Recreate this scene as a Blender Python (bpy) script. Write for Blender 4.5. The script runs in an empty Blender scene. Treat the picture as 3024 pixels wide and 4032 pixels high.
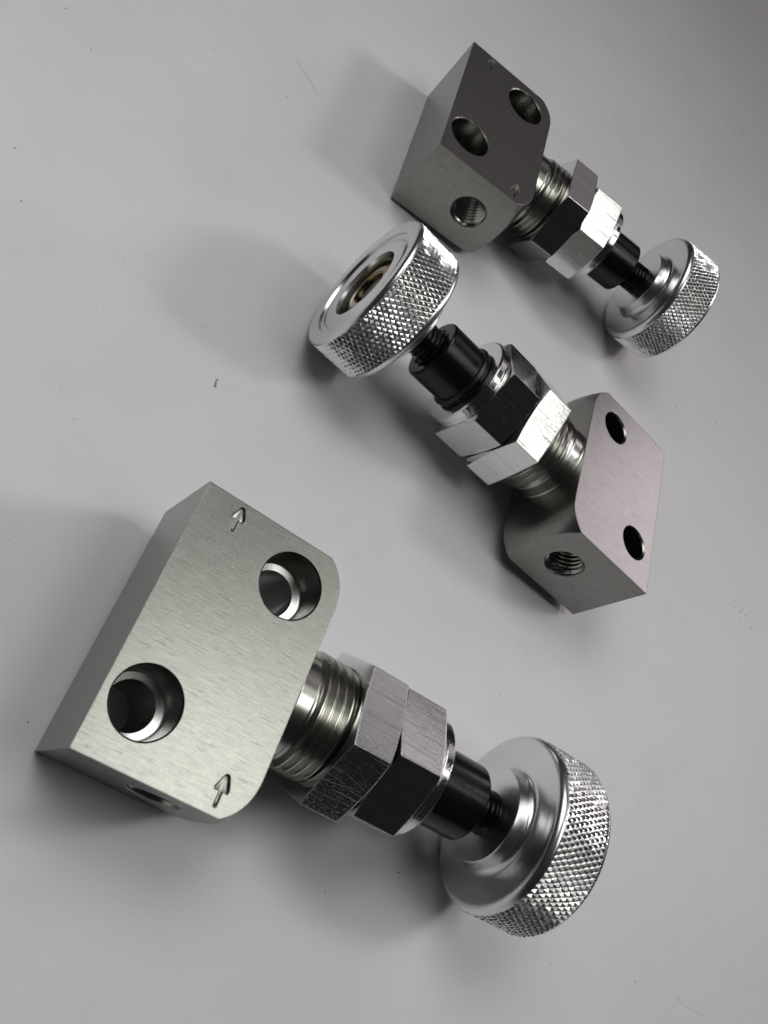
import bpy, bmesh, math, random
from mathutils import Matrix, Vector
PI = math.pi
S = 0.001                      # the model is written in millimetres
scene = bpy.context.scene
COL = scene.collection
random.seed(7)

# ------------------------------------------------------------------ camera
cam_data = bpy.data.cameras.new('camera')
cam = bpy.data.objects.new('camera', cam_data)
COL.objects.link(cam)
_r, _d, _f = (0.79821, 0.0, 0.60238), (0.22632, -0.92674, -0.29989), (0.55825, 0.37571, -0.73973)
m = Matrix.Identity(4)
for k in range(3):
    m[k][0] = _r[k]; m[k][1] = -_d[k]; m[k][2] = -_f[k]
m.translation = Vector((-95.411, -64.213, 126.427)) * S
cam.matrix_world = m
cam_data.lens = 32.539
cam_data.sensor_width = 36.0
cam_data.clip_start = 0.005
cam_data.clip_end = 50
cam_data.dof.use_dof = True
cam_data.dof.focus_distance = 0.165
cam_data.dof.aperture_fstop = 90
scene.camera = cam

# ------------------------------------------------------------------ room light
world = bpy.data.worlds.new('World')
scene.world = world
world.use_nodes = True
wb = world.node_tree.nodes['Background']
wb.inputs['Color'].default_value = (0.96, 0.92, 1.0, 1)
wb.inputs['Strength'].default_value = 0.012
scene.view_settings.view_transform = 'Standard'
scene.view_settings.look = 'None'
scene.view_settings.exposure = 0.0
scene.view_settings.gamma = 1.0


def panel(name, loc, aim, sx, sy, watts, color, roll=0.0, spread=180):
    """a rectangular lamp; loc and aim in metres"""
    L = bpy.data.lights.new(name, 'AREA')
    L.shape = 'RECTANGLE'; L.size = sx; L.size_y = sy
    L.energy = watts; L.color = color; L.spread = math.radians(spread)
    o = bpy.data.objects.new(name, L)
    COL.objects.link(o)
    d = (Vector(loc) - Vector(aim)).normalized()
    o.location = loc
    o.rotation_euler = (d.to_track_quat('Z', 'Y').to_matrix() @ Matrix.Rotation(math.radians(roll), 3, 'Z')).to_euler()
    return o


def polar(az, el, dist, base=(0.01, 0.02, 0.0)):
    a, e = math.radians(az), math.radians(el)
    return (base[0] + dist * math.cos(e) * math.cos(a), base[1] + dist * math.cos(e) * math.sin(a), base[2] + dist * math.sin(e))


MID = (0.01, 0.02, 0.0)
panel('ceiling_panel', polar(0, 43, 1.8), MID, 0.30, 0.30, 6.2, (1.0, 0.94, 0.99))
panel('overhead_panel', (0.13, -0.115, 0.70), (-0.08, -0.03, 0.0), 0.26, 0.25, 0.108, (0.99, 1.0, 0.95), spread=62)
panel('overhead_tube', (0.352, -0.005, 0.70), (0.352, -0.005, 0.0), 0.07, 0.46, 0.22, (0.97, 1.0, 0.93), roll=17)
panel('added_pool_panel', (-0.13, 0.19, 0.40), (-0.045, -0.01, 0.0), 0.34, 0.26, 0.20, (0.985, 1.0, 0.995), spread=78)  # added lamp, narrow spread: a light pool that leaves the table's corners darker
panel('lit_wall_panel', polar(18, 23.5, 1.5), MID, 0.60, 0.34, 1.9, (1.0, 0.88, 0.96))
panel('lit_wall_panel', polar(33, 42, 1.6), MID, 0.42, 0.55, 0.22, (1.0, 0.955, 1.0))
panel('lit_wall_panel', polar(50, 36, 1.6), MID, 0.9, 0.6, 0.26, (1.0, 0.90, 0.92))


# ------------------------------------------------------------------ materials
class NT:
    def __init__(s, name):
        s.m = bpy.data.materials.new(name); s.m.use_nodes = True
        s.t = s.m.node_tree; s.b = s.t.nodes['Principled BSDF']
    def n(s, typ, **kw):
        nd = s.t.nodes.new(typ)
        for k, v in kw.items():
            if k in nd.inputs: nd.inputs[k].default_value = v
            else: setattr(nd, k, v)
        return nd
    def l(s, a, b): s.t.links.new(a, b)
    def coords(s, scale, rot=(0, 0, 0)):
        tc = s.n('ShaderNodeTexCoord'); mp = s.n('ShaderNodeMapping')
        mp.inputs['Scale'].default_value = scale; mp.inputs['Rotation'].default_value = rot
        s.l(tc.outputs['Object'], mp.inputs['Vector']); return mp.outputs['Vector']
    def noise(s, vec, scale=1.0, detail=3.0, rough=0.5):
        nd = s.n('ShaderNodeTexNoise'); nd.inputs['Scale'].default_value = scale
        nd.inputs['Detail'].default_value = detail; nd.inputs['Roughness'].default_value = rough
        s.l(vec, nd.inputs['Vector']); return nd.outputs['Fac']
    def ramp(s, fac, stops):
        r = s.n('ShaderNodeValToRGB'); e = r.color_ramp.elements
        while len(e) < len(stops): e.new(0.5)
        for i, (p, c) in enumerate(stops):
            e[i].position = p; e[i].color = (c, c, c, 1) if isinstance(c, (int, float)) else (*c, 1)
        s.l(fac, r.inputs['Fac']); return r.outputs['Color']
    def math(s, op, a, b=None):
        nd = s.n('ShaderNodeMath', operation=op)
        for i, x in enumerate((a, b)):
            if x is None: continue
            if isinstance(x, (int, float)): nd.inputs[i].default_value = x
            else: s.l(x, nd.inputs[i])
        return nd.outputs[0]
    def bump(s, h, strength, dist, normal=None):
        nd = s.n('ShaderNodeBump'); nd.inputs['Strength'].default_value = strength
        nd.inputs['Distance'].default_value = dist; s.l(h, nd.inputs['Height'])
        if normal is not None: s.l(normal, nd.inputs['Normal'])
        return nd.outputs['Normal']
    def bevel(s, r, n=4):
        nd = s.n('ShaderNodeBevel', samples=n); nd.inputs['Radius'].default_value = r
        return nd.outputs['Normal']
    def set(s, **kw):
        for k, v in kw.items():
            k = k.replace('_', ' ')
            if hasattr(v, 'is_linked'): s.l(v, s.b.inputs[k])
            else: s.b.inputs[k].default_value = (*v, 1) if isinstance(v, tuple) and len(v) == 3 else v
        return s


def scratch_mask(M, scale, rot, width, seed_scale):
    """thin sparse hairline scratches"""
    v = M.coords(scale, rot)
    f = M.noise(v, seed_scale, 1.0, 0.4)
    d = M.math('ABSOLUTE', M.math('SUBTRACT', f, 0.5))
    return M.ramp(d, [(0.0, 1.0), (width, 0.0)])


# block: satin silver, brushed along the stem direction
M = NT('brushed_aluminium')
br = M.noise(M.coords((300, 4300, 4300), (0, 0, 0.10)), 1.0, 4.0, 0.6)
streak = M.ramp(M.noise(M.coords((330, 2500, 2500), (0, 0, 0.16)), 1.0, 2.0, 0.5), [(0.62, 0.0), (0.72, 1.0)])
blot = M.noise(M.coords((500, 800, 800)), 1.0, 5.0, 0.65)
grain = M.noise(M.coords((3800, 3800, 3800)), 1.0, 3.0, 0.6)
h = M.math('ADD', M.math('MULTIPLY', br, 0.6), M.math('ADD', M.math('MULTIPLY', streak, -0.3), M.math('MULTIPLY', grain, 0.4)))
nb = M.bevel(0.00024)
cf = M.math('ADD', M.math('MULTIPLY', br, 0.6), M.math('ADD', M.math('MULTIPLY', blot, 0.2), M.math('MULTIPLY', grain, 0.2)))
cf = M.math('SUBTRACT', cf, M.math('MULTIPLY', streak, 0.17))
M.set(Base_Color=M.ramp(cf, [(0.27, (0.215, 0.212, 0.197)), (0.68, (0.345, 0.342, 0.32))]), Metallic=1.0,
      Roughness=M.ramp(grain, [(0.3, 0.27), (0.75, 0.34)]), Normal=M.bump(h, 0.32, 0.00005, nb))
MAT_BLOCK = M.m

# bore walls and threads: the same metal, turned
M = NT('turned_aluminium')
tn = M.noise(M.coords((2500, 160, 160)), 1.0, 3.0, 0.6)
M.set(Base_Color=(0.46, 0.455, 0.42), Metallic=1.0, Roughness=M.ramp(tn, [(0.3, 0.2), (0.7, 0.27)]), Normal=M.bump(tn, 0.05, 0.00003))
MAT_TURNED = M.m
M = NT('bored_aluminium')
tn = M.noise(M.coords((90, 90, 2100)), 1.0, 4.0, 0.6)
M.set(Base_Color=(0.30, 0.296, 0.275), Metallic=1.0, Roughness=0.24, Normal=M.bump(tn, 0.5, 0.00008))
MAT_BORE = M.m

M = NT('lit_ledge_aluminium')
M.set(Base_Color=(0.66, 0.655, 0.63), Metallic=1.0, Roughness=0.27)  # block metal made paler: light caught by the hole ledges, put into colour
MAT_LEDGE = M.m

# nuts: bright drawn hexagon bar
M = NT('polished_hex_bar')
st = M.noise(M.coords((70, 3000, 3000)), 1.0, 5.0, 0.7)
dent = M.noise(M.coords((420, 420, 420)), 1.0, 4.0, 0.6)
fine = M.noise(M.coords((2600, 3200, 3200)), 1.0, 2.0, 0.6)
s1 = scratch_mask(M, (60, 330, 330), (0.3, 0.1, 1.3), 0.004, 1.0)
s2 = M.ramp(M.noise(M.coords((60, 2600, 2600)), 1.0, 2.0, 0.5), [(0.66, 0.0), (0.72, 1.0)])
s3 = M.ramp(M.noise(M.coords((2300, 4600, 4600), (0.2, 0.5, 0.4)), 1.0, 4.0, 0.7), [(0.58, 0.0), (0.66, 1.0)])
sc = M.math('MAXIMUM', M.math('MULTIPLY', s1, 0.7), M.math('MAXIMUM', s2, M.math('MULTIPLY', s3, 0.55)))
h = M.math('ADD', M.math('MULTIPLY', st, 0.5), M.math('ADD', M.math('MULTIPLY', dent, 0.9), M.math('MULTIPLY', fine, 0.25)))
h = M.math('SUBTRACT', h, M.math('MULTIPLY', sc, 0.4))
nb = M.bevel(0.00026)
dk = M.ramp(M.noise(M.coords((45, 2900, 2900), (0.3, 0.01, 0.01)), 1.0, 4.0, 0.65), [(0.55, 0.0), (0.66, 1.0)])
pt_ = M.ramp(M.noise(M.coords((900, 900, 900)), 1.0, 4.0, 0.7), [(0.55, 0.0), (0.75, 1.0)])
M.set(Base_Color=M.ramp(M.math('ADD', M.math('MULTIPLY', dk, 0.45), M.math('MULTIPLY', pt_, 0.4)), [(0.0, (0.82, 0.81, 0.795)), (0.8, (0.56, 0.55, 0.54))]), Metallic=1.0,
      Roughness=M.math('ADD', M.ramp(st, [(0.3, 0.06), (0.75, 0.14)]), M.math('MULTIPLY', sc, 0.10)), Normal=M.bump(h, 0.20, 0.00006, nb))
MAT_HEX = M.m

# knob: satin bright anodised
M = NT('satin_anodised_knob')
gr = M.noise(M.coords((3600, 3600, 3600)), 1.0, 3.0, 0.6)
bl = M.noise(M.coords((120, 120, 120)), 1.0, 2.0, 0.5)
M.set(Base_Color=M.ramp(bl, [(0.3, (0.74, 0.74, 0.735)), (0.7, (0.80, 0.80, 0.795))]), Metallic=1.0, Roughness=M.ramp(bl, [(0.2, 0.24), (0.8, 0.28)]),
      Normal=M.bump(gr, 0.06, 0.00004))
MAT_KNOB = M.m
M = NT('knurled_aluminium')
gr = M.noise(M.coords((1500, 1500, 1500)), 1.0, 4.0, 0.65)
M.set(Base_Color=(0.88, 0.88, 0.87), Metallic=1.0, Roughness=0.28, Normal=M.bump(gr, 0.25, 0.00008))
MAT_KNURL = M.m

# black oxide collar and stem
M = NT('black_oxide')
gr = M.noise(M.coords((900, 4500, 4500)), 1.0, 3.0, 0.6)
M.set(Base_Color=(0.005, 0.005, 0.0055), Metallic=0.0, Roughness=M.ramp(gr, [(0.3, 0.16), (0.8, 0.26)]), Normal=M.bump(gr, 0.08, 0.00004))
M.b.inputs['Specular IOR Level'].default_value = 0.36
MAT_BLACK = M.m
M = NT('black_rubber')
M.set(Base_Color=(0.008, 0.008, 0.008), Roughness=0.3)
MAT_RUBBER = M.m
M = NT('old_brass')
gr = M.noise(M.coords((900, 900, 900)), 1.0, 4.0, 0.6)
M.set(Base_Color=M.ramp(gr, [(0.3, (0.20, 0.135, 0.06)), (0.7, (0.34, 0.26, 0.14))]), Metallic=1.0, Roughness=0.25)
MAT_BRASS = M.m

# table: pale grey satin laminate
M = NT('pale_laminate')
b1 = M.noise(M.coords((14, 14, 14)), 1.0, 4.0, 0.55)
b2 = M.noise(M.coords((2600, 2600, 2600)), 1.0, 3.0, 0.6)
b3 = M.noise(M.coords((55, 90, 55), (0, 0, 0.7)), 1.0, 5.0, 0.6)
colf = M.math('ADD', M.math('MULTIPLY', b1, 0.5), M.math('ADD', M.math('MULTIPLY', b2, 0.28), M.math('MULTIPLY', b3, 0.22)))
sm = M.ramp(M.noise(M.coords((30, 44, 30), (0, 0, 0.5)), 1.0, 6.0, 0.68), [(0.56, 0.0), (0.78, 1.0)])
colf = M.math('SUBTRACT', colf, M.math('MULTIPLY', sm, 0.22))
M.set(Base_Color=M.ramp(colf, [(0.35, (0.625, 0.621, 0.632)), (0.65, (0.70, 0.696, 0.707))]),
      Roughness=M.ramp(b3, [(0.3, 0.46), (0.7, 0.54)]), Normal=M.bump(b2, 0.10, 0.00006))
M.b.inputs['Specular IOR Level'].default_value = 0.4
MAT_TABLE = M.m
M = NT('dust_dark'); M.set(Base_Color=(0.16, 0.15, 0.145), Roughness=0.9); MAT_DUST = M.m
M = NT('pencil_smudge'); M.set(Base_Color=(0.55, 0.53, 0.55), Roughness=0.6); MAT_SMUDGE = M.m
M = NT('brown_crumb'); M.set(Base_Color=(0.36, 0.31, 0.27), Roughness=0.8); MAT_CRUMB = M.m
M = NT('white_crumb'); M.set(Base_Color=(0.85, 0.85, 0.85), Roughness=0.4); MAT_WHITE = M.m


# ------------------------------------------------------------------ mesh helpers (millimetres in, metres out)
def mk(name, verts, faces, mat, parent=None, sharp=30):
    me = bpy.data.meshes.new(name)
    me.from_pydata([tuple(c * S for c in v) for v in verts], [], faces)
    me.validate()
    bm = bmesh.new(); bm.from_mesh(me)
    bmesh.ops.remove_doubles(bm, verts=bm.verts, dist=1e-7)
    bmesh.ops.recalc_face_normals(bm, faces=bm.faces)
    bm.to_mesh(me); bm.free()
    finish(me, mat, sharp)
    o = bpy.data.objects.new(name, me); COL.objects.link(o)
    if parent is not None: o.parent = parent
    return o


def finish(me, mat, sharp):
    for p in me.polygons: p.use_smooth = True
    me.set_sharp_from_angle(angle=math.radians(sharp))
    me.materials.clear()
    me.materials.append(mat)


def supported(prof, closed):
    """extra loops close to each end of the longer segments, so that flats shade flat"""
    out = []
    for i, (x, r) in enumerate(prof):
        out.append((x, r))
        if i + 1 == len(prof) and not closed: break
        x2, r2 = prof[(i + 1) % len(prof)]
        if any(callable(q) for q in (x, r, x2, r2)): continue
        d = math.hypot(x2 - x, r2 - r)
        if d > 0.5:
            for t in (0.05 / d, 1 - 0.05 / d): out.append((x + (x2 - x) * t, r + (r2 - r) * t))
    return out


def lathe(prof, n=96, closed=True):
    """revolve (x, r) pairs about the X axis; r may be a function of the angle"""
    V, F = [], []
    prof = supported(prof, closed)
    for x, r in prof:
        for k in range(n):
            a = 2 * PI * k / n
            rr = r(a) if callable(r) else r
            xx = x(a) if callable(x) else x
            V.append((xx, rr * math.cos(a), rr * math.sin(a)))
    m_ = len(prof)
    for i in range(m_ if closed else m_ - 1):
        j = (i + 1) % m_
        for k in range(n):
            k2 = (k + 1) % n
            F.append((i * n + k, i * n + k2, j * n + k2, j * n + k))
    return V, F


def arc(cx, cr, rad, a0, a1, n=6):
    return [(cx + rad * math.cos(math.radians(a0 + (a1 - a0) * i / n)), cr + rad * math.sin(math.radians(a0 + (a1 - a0) * i / n))) for i in range(n + 1)]


def thread(x0, x1, rmaj, depth, pitch, n=72, crest=0.14, root=0.10, lead=0.9, inner=False):
    """helical thread as an open tube about X; every row follows the helix, so crests stay clean"""
    fl = (1 - crest - root) / 2
    prof = [(0, 0), (root, 0), (root + fl, 1), (root + fl + crest, 1)]
    turns = int(math.ceil((x1 - x0) / pitch)) + 2
    rows = [(t + f, e) for t in range(turns) for f, e in prof]
    V, F = [], []
    m_ = n + 1
    for q, e in rows:
        for k in range(m_):
            a = 2 * PI * k / n
            x = x0 + pitch * (q - 1 + k / n)
            fade = max(0.0, min(1.0, ((x1 - x) if inner else (x - x0)) / lead))
            x = min(max(x, x0), x1)
            r = rmaj - depth * e * fade if inner else rmaj - depth * (1 - e * fade)
            V.append((x, r * math.cos(a), r * math.sin(a)))
    for i in range(len(rows) - 1):
        for k in range(n):
            F.append((i * m_ + k, i * m_ + k + 1, (i + 1) * m_ + k + 1, (i + 1) * m_ + k))
    return V, F


# ------------------------------------------------------------------ block
L, T, WX, R0, RHO = 38.0, 17.7, 24.0, 15.2, 6.5
HT = T / 2
H1, H2 = (16.55, 12.15), (5.8, -10.5)
CB, CBZ, TH = 4.6, 2.6, 3.3
PXS, PR = {-1: 14.4, 1: 7.2}, 3.8
ARROWS = [(5.75, 14.35, 18.35), (19.3, -18.05, -13.7)]     # x, tail y, tip y


def cutter(V, F, loc_fn):
    me = bpy.data.meshes.new('cut'); me.from_pydata([tuple(c * S for c in loc_fn(v)) for v in V], [], F)
    bm = bmesh.new(); bm.from_mesh(me); bmesh.ops.recalc_face_normals(bm, faces=bm.faces); bm.to_mesh(me); bm.free()
    o = bpy.data.objects.new('cut', me); COL.objects.link(o); return o


def solid_lathe(prof, n=64):
    V, F = lathe(prof, n, closed=False)
    F.append(tuple(range(n))[::-1]); F.append(tuple(len(V) - n + k for k in range(n)))
    return V, F


def arrow_outline(tail, tip, w):
    """the stamped arrow as a closed outline, x across, y along"""
    ln = tip - tail; hb = tail + ln * 0.50
    return [(-w * 0.24, tail + 0.2), (0, tail), (w * 0.24, tail + 0.2), (w * 0.24, hb), (w * 0.92, hb - 0.12), (w, hb + 0.25), (w * 0.42, tip - 0.3), (0.15, tip), (-0.25, tip - 0.08),
            (-w * 0.45, tip - 0.5), (-w, hb + 0.25), (-w * 0.92, hb - 0.12), (-w * 0.24, hb)]


def build_block_mesh():
    ys = [-19 + 38 * i / 72 for i in range(73)]
    zs = [-HT + T * i / 32 for i in range(33)]
    def X(y, z):
        r = math.hypot(y, z)
        if r <= R0: return WX
        q = min(r - R0, RHO)
        return WX - (RHO - math.sqrt(max(0.0, RHO * RHO - q * q)))
    V = [(X(y, z), y, z) for y in ys for z in zs]
    ny, nz = len(ys), len(zs)
    F = [(i * nz + j, (i + 1) * nz + j, (i + 1) * nz + j + 1, i * nz + j + 1) for i in range(ny - 1) for j in range(nz - 1)]
    b = len(V)
    V += [(0, -19, -HT), (0, -19, HT), (0, 19, HT), (0, 19, -HT)]
    F.append((b, b + 1, b + 2, b + 3))
    F.append(tuple([b] + [j for j in range(nz)] + [b + 1]))                                   # -y
    F.append(tuple([b + 3] + [(ny - 1) * nz + j for j in range(nz)] + [b + 2]))               # +y
    F.append(tuple([b] + [i * nz for i in range(ny)] + [b + 3]))                              # -z
    F.append(tuple([b + 1] + [i * nz + nz - 1 for i in range(ny)] + [b + 2]))                 # +z
    me = bpy.data.meshes.new('block')
    me.from_pydata([tuple(c * S for c in v) for v in V], [], F)
    bm = bmesh.new(); bm.from_mesh(me); bmesh.ops.recalc_face_normals(bm, faces=bm.faces); bm.to_mesh(me); bm.free()
    o = bpy.data.objects.new('block', me); COL.objects.link(o)
    cuts = []
    for hx, hy in (H1, H2):
        prof = [(HT + 2, CB + 2.2), (HT - 0.2, CB), (CBZ + 0.12, CB), (CBZ - 0.05, CB - 0.25), (CBZ - 0.3, TH + 0.12), (CBZ - 0.45, TH), (-HT + 0.3, TH), (-HT - 1, TH + 1.3)]
        V2, F2 = solid_lathe(prof)
        cuts.append(cutter(V2, F2, lambda v, hx=hx, hy=hy: (hx + v[1], hy + v[2], v[0])))
    for sgn in (-1, 1):
        prof = [(20.0, PR + 1.2), (18.8, PR), (8.6, PR), (8.0, 3.0), (4.0, 3.0), (3.6, 1.2), (0.8, 1.2)]
        V2, F2 = solid_lathe(prof)
        cuts.append(cutter(V2, F2, lambda v, sgn=sgn: (PXS[sgn] + v[1], sgn * v[0], v[2])))
    for ax, tail, tip in ARROWS:
        ol = arrow_outline(tail, tip, 1.06); n = len(ol)
        cxm = sum(p[0] for p in ol) / n; cym = (tail + tip) / 2
        V2 = [(ax + p[0] * 1.22, cym + (p[1] - cym) * 1.07, HT + 0.2) for p in ol] + [(ax + p[0] * 0.72, cym + (p[1] - cym) * 0.90, HT - 0.36) for p in ol]
        F2 = [tuple(range(n)), tuple(range(2 * n - 1, n - 1, -1))] + [(k, n + k, n + (k + 1) % n, (k + 1) % n) for k in range(n)]
        cuts.append(cutter(V2, F2, lambda v: v))
    for c in cuts:
        md = o.modifiers.new('cut', 'BOOLEAN'); md.operation = 'DIFFERENCE'; md.solver = 'EXACT'; md.object = c
    dg = bpy.context.evaluated_depsgraph_get()
    res = bpy.data.meshes.new_from_object(o.evaluated_get(dg))
    res.name = 'block'
    o.modifiers.clear(); o.data = res
    for c in cuts: bpy.data.objects.remove(c, do_unlink=True)
    finish(res, MAT_BLOCK, 25)
    # bore walls get the bored metal
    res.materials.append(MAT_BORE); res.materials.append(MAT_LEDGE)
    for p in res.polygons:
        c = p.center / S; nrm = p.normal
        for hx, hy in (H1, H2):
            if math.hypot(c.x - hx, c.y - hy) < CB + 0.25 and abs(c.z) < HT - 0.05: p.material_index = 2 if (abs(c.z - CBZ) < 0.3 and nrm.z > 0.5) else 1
    return o


def hex_r(ap):
    def f(a):
        t = (a % (PI / 3)) - PI / 6
        return ap / math.cos(t)
    return f


# ------------------------------------------------------------------ the valve, first copy
def build_valve(name):
    root = bpy.data.objects.new(name, None)
    root.empty_display_size = 0.01
    COL.objects.link(root)
    block = build_block_mesh(); block.parent = root
    # threaded ports (two), set 0.02 inside the drilled wall
    for sgn in (-1, 1):
        V, F = thread(9.0, 18.8, PR - 0.01, 0.55, 1.0, n=56, crest=0.12, root=0.12, inner=True)
        V = [(PXS[sgn] + v[1], sgn * v[0], v[2]) for v in V]
        mk('port_thread', V, F, MAT_TURNED, block, 40)
    # bright metal at the bottom of the stamped arrows
    for ax, tail, tip in ARROWS:
        ol = arrow_outline(tail, tip, 1.06); n = len(ol); cym = (tail + tip) / 2
        def ring(s, sy, z): return [(ax + p[0] * s, cym + (p[1] - cym) * sy, z) for p in ol]
        V = ring(0.66, 0.88, HT - 0.34) + ring(0.36, 0.74, HT - 0.24)
        F = [tuple(range(n, 2 * n))] + [(k, (k + 1) % n, n + (k + 1) % n, n + k) for k in range(n)]
        mk('arrow_mark', V, F, MAT_BLOCK, block, 20)
    # neck: relief, then the panel thread
    V, F = thread(26.7, 42.0, 8.95, 0.85, 1.42, n=96, crest=0.15, root=0.08)
    base = len(V)
    V2, F2 = lathe([(23.7, 8.85), (23.98, 8.62), (24.3, 8.4), (26.5, 8.4), (26.7, 8.23), (26.9, 8.2)], 96, closed=False)
    V += V2; F += [tuple(i + base for i in f) for f in F2]
    mk('threaded_neck', V, F, MAT_TURNED, root, 40)
    # panel nut: built from x = 0 towards the knob
    apA = 12.284 * math.cos(PI / 6); ra = hex_r(apA); tA = 6.9
    ch = 0.26; rcA = apA * 0.985
    chx = lambda a: max(0.0, (ra(a) - rcA)) * ch
    prof = [(0.0, 8.95), (0.0, rcA), (lambda a: chx(a) * 0.35, ra), (lambda a: tA - chx(a), ra), (tA, rcA), (tA, 8.95)]
    V, F = lathe(prof, 144)
    nutA = mk('panel_nut', V, F, MAT_HEX, root, 20)
    # packing nut with its round end
    apB = 11.255 * math.cos(PI / 6); rb = hex_r(apB); tB = 7.58
    rcB = apB * 0.985
    chb = lambda a: max(0.0, (rb(a) - rcB)) * ch
    che = lambda a: max(0.0, (rb(a) - 9.35)) * 0.24
    prof = [(-0.2, 4.0), (-0.2, rcB), (lambda a: chb(a) - 0.2, rb), (lambda a: tB + 0.3 - che(a) , rb), (tB + 0.35, 9.35), (tB + 0.75, 9.25), (tB + 0.95, 9.5), (tB + 2.2, 9.5), (tB + 2.5, 9.2), (tB + 2.5, 6.3), (tB + 2.1, 6.0), (tB + 2.1, 4.0)]
    V, F = lathe(prof, 144)
    nutB = mk('packing_nut', V, F, MAT_HEX, root, 20)
    # rubber ring at the foot of the collar
    V, F = lathe(arc(0, 6.15, 0.62, 0, 360, 14)[:-1], 72)
    ring_ = mk('seal_ring', V, F, MAT_RUBBER, root, 60)
    # black collar, x = 0 at the packing nut end
    prof = [(-0.6, 3.3), (-0.6, 6.15)] + [(8.0, 6.15)] + arc(8.0, 5.65, 0.5, 90, 0, 4) + [(8.5, 4.4), (8.1, 3.9), (7.5, 3.3)]
    V, F = lathe(prof, 96)
    collar = mk('collar', V, F, MAT_BLACK, root, 30)
    # black threaded stem
    V, F = thread(0.0, 17.0, 3.55, 0.48, 1.0, n=64)
    b = len(V)
    V2, F2 = lathe([(17.02, 0.0), (17.02, 2.6), (16.9, 3.12), (15.5, 3.12)], 64, closed=False)
    V += V2; F += [tuple(q + b for q in f) for f in F2]
    stem = mk('threaded_stem', V, F, MAT_BLACK, root, 50)
    # knob, x = 0 on its face towards the block
    RK = 14.15
    prof = [(-2.1, 3.5), (-2.1, 7.5), (-2.0, 7.65)] + arc(-0.6, 8.9, 1.1, 270, 356, 9)
    prof += [(0.35, 11.7)] + arc(1.5, 12.8, 1.25, 180, 94, 10) + [(1.53, 14.03), (1.57, 13.5)]
    prof += [(9.15, 13.5), (9.2, 14.03)] + arc(9.15, 13.15, 0.9, 86, 0, 8) + [(9.95, 11.7), (9.75, 11.4), (9.25, 11.2), (9.1, 10.9), (9.1, 10.3), (9.45, 9.9), (9.55, 9.5), (9.55, 7.5), (9.4, 7.25), (8.8, 7.15), (4.4, 7.15), (4.4, 3.5)]
    V, F = lathe(prof, 128)
    knob = mk('knob', V, F, MAT_KNOB, root, 32)
    # knurled grip: rows of small pyramids
    NU, NJ, X0, X1 = 92, 10, 1.45, 9.25
    V, F = [], []
    rnd = random.Random(3)
    idx = {}
    def vid(i, j):                                   # groove crossings, half steps
        key = (i % (2 * NU), j)
        if key not in idx:
            a = PI * key[0] / NU
            x = X0 + (X1 - X0) * j / NJ
            r = 13.83 + rnd.uniform(-0.05, 0.05)
            idx[key] = len(V); V.append((x, r * math.cos(a), r * math.sin(a)))
        return idx[key]
    def pt(i, j, r):
        a = PI * i / NU; x = X0 + (X1 - X0) * j / NJ
        return (x, r * math.cos(a), r * math.sin(a))
    for j in range(0, NJ + 1):
        for i in range(2 * NU):
            if (i + j) % 2 == 0: continue
            # diamond centred on (i, j); corners left, right, up, down
            ring4 = []
            for di, dj in ((-1, 0), (0, -1), (1, 0), (0, 1)):
                if 0 <= j + dj <= NJ: ring4.append((vid(i + di, j + dj), di, dj))
            tops = []
            r = 14.14 + rnd.uniform(-0.06, 0.03)
            q = 0.20 + rnd.uniform(-0.08, 0.14)
            for _, di, dj in ring4:
                tops.append(len(V)); V.append(pt(i + di * q, j + dj * q, r))
            k_ = len(ring4)
            if k_ == 4:
                F.append(tuple(tops))
                for k in range(4): F.append((ring4[k][0], ring4[(k + 1) % 4][0], tops[(k + 1) % 4], tops[k]))
            else:
                F.append(tuple(tops))
                ks = [k for k in range(k_)]
                for k in range(k_):
                    k2 = (k + 1) % k_
                    if abs(ring4[k][1] - ring4[k2][1]) == 2: continue
                    F.append((ring4[k][0], ring4[k2][0], tops[k2], tops[k]))
    mk('knurled_grip', V, F, MAT_KNURL, knob, 12)
    # brass nut down in the bore of the knob
    rbr = hex_r(5.7)
    prof = [(4.35, 3.4), (8.2, 3.4), (8.5, 3.7), (8.5, 4.7), (lambda a: 8.5 - (rbr(a) - 4.7) * 0.55, rbr), (4.35, rbr)]
    V, F = lathe(prof, 96)
    mk('brass_nut', V, F, MAT_BRASS, knob, 20)
    return root


V_DATA = [
    dict(t=(-51.586, -30.83, 10.888), R=((0.93609, 0.34132, -0.0851), (-0.34839, 0.933, -0.09022), (0.0486, 0.1141, 0.99228)),
         xA=32.685, xB=40.31, xk=66.9, thA=0.292, thB=0.141, coll=60.6, ks=1.03,
         label='large near silver needle valve at lower left, stepped holes and bold arrows facing up'),
    dict(t=(55.173, 5.744, 9.72), R=((-0.92193, 0.37914, -0.07933), (0.38175, 0.92404, -0.02031), (0.0656, -0.049, -0.99664)),
         xA=32.868, xB=40.039, xk=66.6, thA=2.127, thB=1.892, coll=59.3, ks=1.01,
         label='silver needle valve turned opposite to the others, brass nut showing in its knob'),
    dict(t=(6.658, 91.606, 9.097), R=((0.95133, 0.30077, -0.06714), (-0.29897, 0.95359, 0.03574), (0.07477, -0.01392, 0.9971)),
         xA=31.573, xB=38.655, xk=65.5, thA=0.593, thB=0.915, coll=58.0, ks=1.0,
         label='farthest silver needle valve at upper right, its dark block behind the turned knob'),
]


def copy_tree(o, parent=None):
    c = o.copy(); COL.objects.link(c)
    if parent is not None: c.parent = parent
    for ch in list(o.children):
        if ch.name.split('.')[0] == 'cut': continue
        copy_tree(ch, c)
    return c


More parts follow.
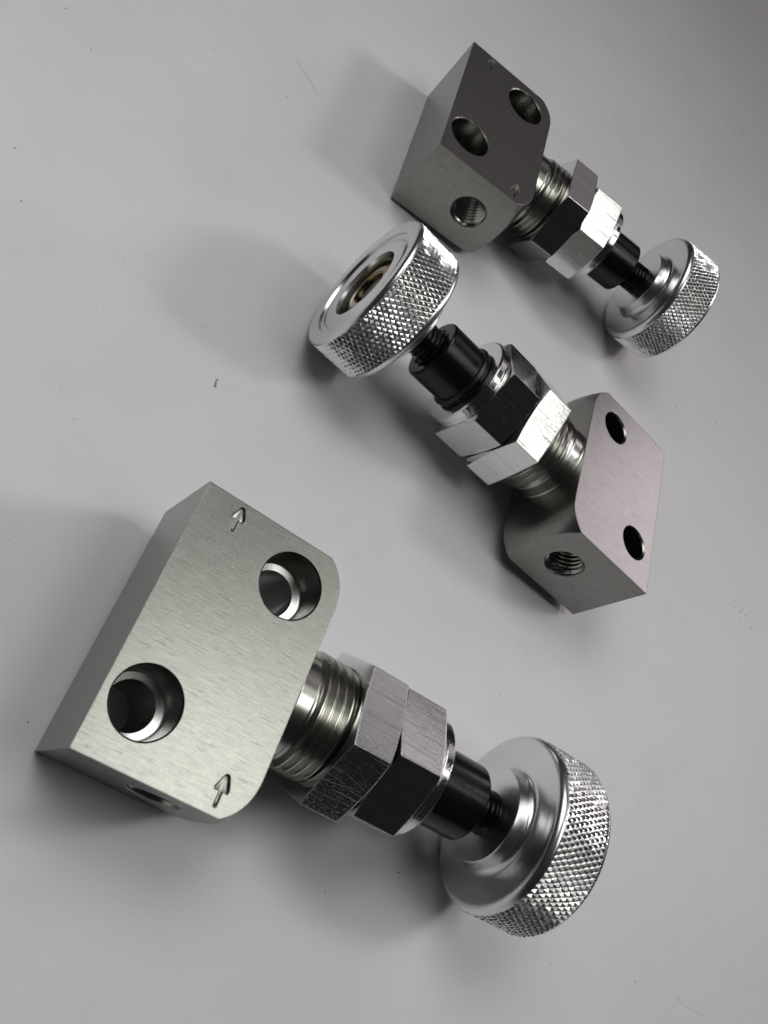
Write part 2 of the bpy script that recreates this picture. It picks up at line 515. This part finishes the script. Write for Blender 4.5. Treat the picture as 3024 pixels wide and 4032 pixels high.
proto = build_valve('needle_valve')
valves = [proto] + [copy_tree(proto) for _ in V_DATA[1:]]
for root, d in zip(valves, V_DATA):
    mt = Matrix.Identity(4)
    for a in range(3):
        for b in range(3): mt[a][b] = d['R'][a][b]
    mt.translation = Vector(d['t']) * S
    root.matrix_world = mt
    root['label'] = d['label']; root['category'] = 'needle valve'; root['group'] = 'three needle valves on the table'
    for ch in root.children:
        k = ch.name.split('.')[0]
        if k == 'panel_nut': ch.location.x = d['xA'] * S; ch.rotation_euler.x = d['thA'] + PI / 6
        elif k == 'packing_nut': ch.location.x = d['xB'] * S; ch.rotation_euler.x = d['thB'] + PI / 6
        elif k == 'seal_ring': ch.location.x = (d['xB'] + 7.58 + 2.5 + 0.9) * S
        elif k == 'collar': ch.location.x = (d['coll'] - 8.5) * S
        elif k == 'threaded_stem': ch.location.x = (d['xk'] - 8.4) * S
        elif k == 'knob': ch.scale = (1.10, d['ks'], d['ks']); ch.location.x = d['xk'] * S; ch.rotation_euler.x = 0.4 * d['thA']

# let each valve rest on the table: lowest point at z = 0
bpy.context.view_layer.update()
for root in valves:
    low = min((o.matrix_world @ v.co).z for o in root.children_recursive if o.type == 'MESH' for v in o.data.vertices)
    print('lowest point', root.name, round(low / S, 3), 'mm')
    root.location.z -= low - 0.00002

# ------------------------------------------------------------------ table top
TS = 900.0
V = [(-TS, -TS, -25), (TS, -TS, -25), (TS, TS, -25), (-TS, TS, -25), (-TS, -TS, 0), (TS, -TS, 0), (TS, TS, 0), (-TS, TS, 0)]
F = [(3, 2, 1, 0), (4, 5, 6, 7), (0, 1, 5, 4), (1, 2, 6, 5), (2, 3, 7, 6), (3, 0, 4, 7)]
table = mk('tabletop', V, F, MAT_TABLE)
table['kind'] = 'structure'


# places on the table read off the photograph (1659-wide coordinates)
def on_table(u, v):
    f = 3644.365 * 1659 / 3024
    x, y = (u - 829.5) / f, (v - 1106) / f
    d = Vector(_r) * x + Vector(_d) * y + Vector(_f)
    o = Vector((-95.411, -64.213, 126.427))
    return o + d * (-o.z / d.z)


def fleck(V, F, p, size, rnd, h=0.05):
    n = 7; b = len(V)
    ang = rnd.uniform(0, PI); st = rnd.uniform(1.0, 2.0)
    for zz, sc_ in ((0.0, 1.0), (h, 0.6)):
        for k in range(n):
            a = 2 * PI * k / n; r = size * sc_ * rnd.uniform(0.7, 1.2)
            x, y = r * st * math.cos(a), r * math.sin(a)
            V.append((p.x + x * math.cos(ang) - y * math.sin(ang), p.y + x * math.sin(ang) + y * math.cos(ang), p.z + zz))
    F.append(tuple(b + n + k for k in range(n)))
    for k in range(n): F.append((b + k, b + (k + 1) % n, b + n + (k + 1) % n, b + n + k))


def fibre(V, F, pts, w):
    b = len(V); n = 5
    for i, p in enumerate(pts):
        q = pts[min(i + 1, len(pts) - 1)] - pts[max(i - 1, 0)]
        q.normalize(); side = Vector((-q.y, q.x, 0))
        for k in range(n):
            a = 2 * PI * k / n
            V.append(tuple(p + side * (w * math.cos(a)) + Vector((0, 0, w + w * math.sin(a)))))
    for i in range(len(pts) - 1):
        for k in range(n):
            F.append((b + i * n + k, b + i * n + (k + 1) % n, b + (i + 1) * n + (k + 1) % n, b + (i + 1) * n + k))


rnd = random.Random(11)
V, F = [], []
spots = [(197, 107, .13), (33, 320, .14), (46, 434, .13), (142, 18, .12), (861, 1885, .2), (1398, 1395, .1), (868, 910, .12), (1546, 912, .15), (1587, 1297, .16), (1598, 1322, .2), (1604, 1318, .16),
         (1612, 1330, .18), (1600, 1338, .14), (1622, 1356, .2), (1630, 1349, .12), (1607, 1290, .12), (1590, 1310, .12), (1446, 890, .14), (1461, 880, .16), (1605, 283, .2), (1090, 1288, .1),
         (620, 208, .12), (470, 275, .1), (702, 1926, .1), (1040, 1760, .1), (60, 1560, .1), (1500, 1820, .12), (1080, 1500, .1), (160, 905, .1), (1440, 205, .1), (1372, 2120, .12), (1190, 2080, .1)]
for u, v, s in spots: fleck(V, F, on_table(u, v), s, rnd)
for _ in range(90): fleck(V, F, on_table(rnd.uniform(0, 1659), rnd.uniform(0, 2212)), rnd.uniform(0.025, 0.06), rnd, 0.03)
dust = mk('dust', V, F, MAT_DUST)
dust['kind'] = 'stuff'; dust['label'] = 'scattered dark dust specks on the pale table'

V, F = [], []
def smooth(pl):
    out = []
    for i in range(len(pl) - 1):
        for k in range(6):
            t = k / 6
            p0, p1, p2, p3 = pl[max(i - 1, 0)], pl[i], pl[i + 1], pl[min(i + 2, len(pl) - 1)]
            c = [0.5 * (2 * p1[j] + (p2[j] - p0[j]) * t + (2 * p0[j] - 5 * p1[j] + 4 * p2[j] - p3[j]) * t * t + (3 * p1[j] - p0[j] - 3 * p2[j] + p3[j]) * t ** 3) for j in (0, 1)]
            out.append(on_table(*c))
    out.append(on_table(*pl[-1])); return out
for pl, w in (([(1460, 2150), (1475, 2170), (1495, 2180), (1520, 2195)], .05), ([(640, 128), (652, 150), (672, 178), (684, 205)], .06), ([(458, 98), (462, 110), (470, 108)], .05), ([(485, 186), (500, 183), (515, 186)], .05),
              ([(568, 180), (578, 186), (580, 192)], .05), ([(266, 560), (270, 566), (268, 573)], .06), ([(432, 702), (438, 708), (447, 706)], .05), ([(340, 268), (352, 280), (372, 292)], .04), ([(128, 838), (133, 842), (136, 850)], .06),
              ([(250, 615), (256, 610), (258, 604)], .04), ([(1460, 350), (1470, 345), (1476, 350)], .04), ([(735, 1670), (742, 1676), (738, 1690)], .05)):
    fibre(V, F, smooth(pl), w * 0.6)
lint = mk('lint', V, F, MAT_SMUDGE)
lint['kind'] = 'stuff'; lint['label'] = 'thin grey lint fibres lying on the pale table'

V, F = [], []
fleck(V, F, on_table(466, 828), 0.30, rnd, 0.15); fleck(V, F, on_table(464, 834), 0.25, rnd, 0.12); fleck(V, F, on_table(469, 821), 0.22, rnd, 0.1)
c_ = mk('crumb', V, F, MAT_CRUMB)
c_['label'] = 'tiny brown crumb on the bare table left of the turned valve'; c_['category'] = 'crumb'
V, F = [], []
fleck(V, F, on_table(1418, 1398), 0.22, rnd, 0.2)
c_ = mk('metal_chip', V, F, MAT_WHITE)
c_['label'] = 'tiny bright white chip on the table below the turned valve\'s block'; c_['category'] = 'chip'
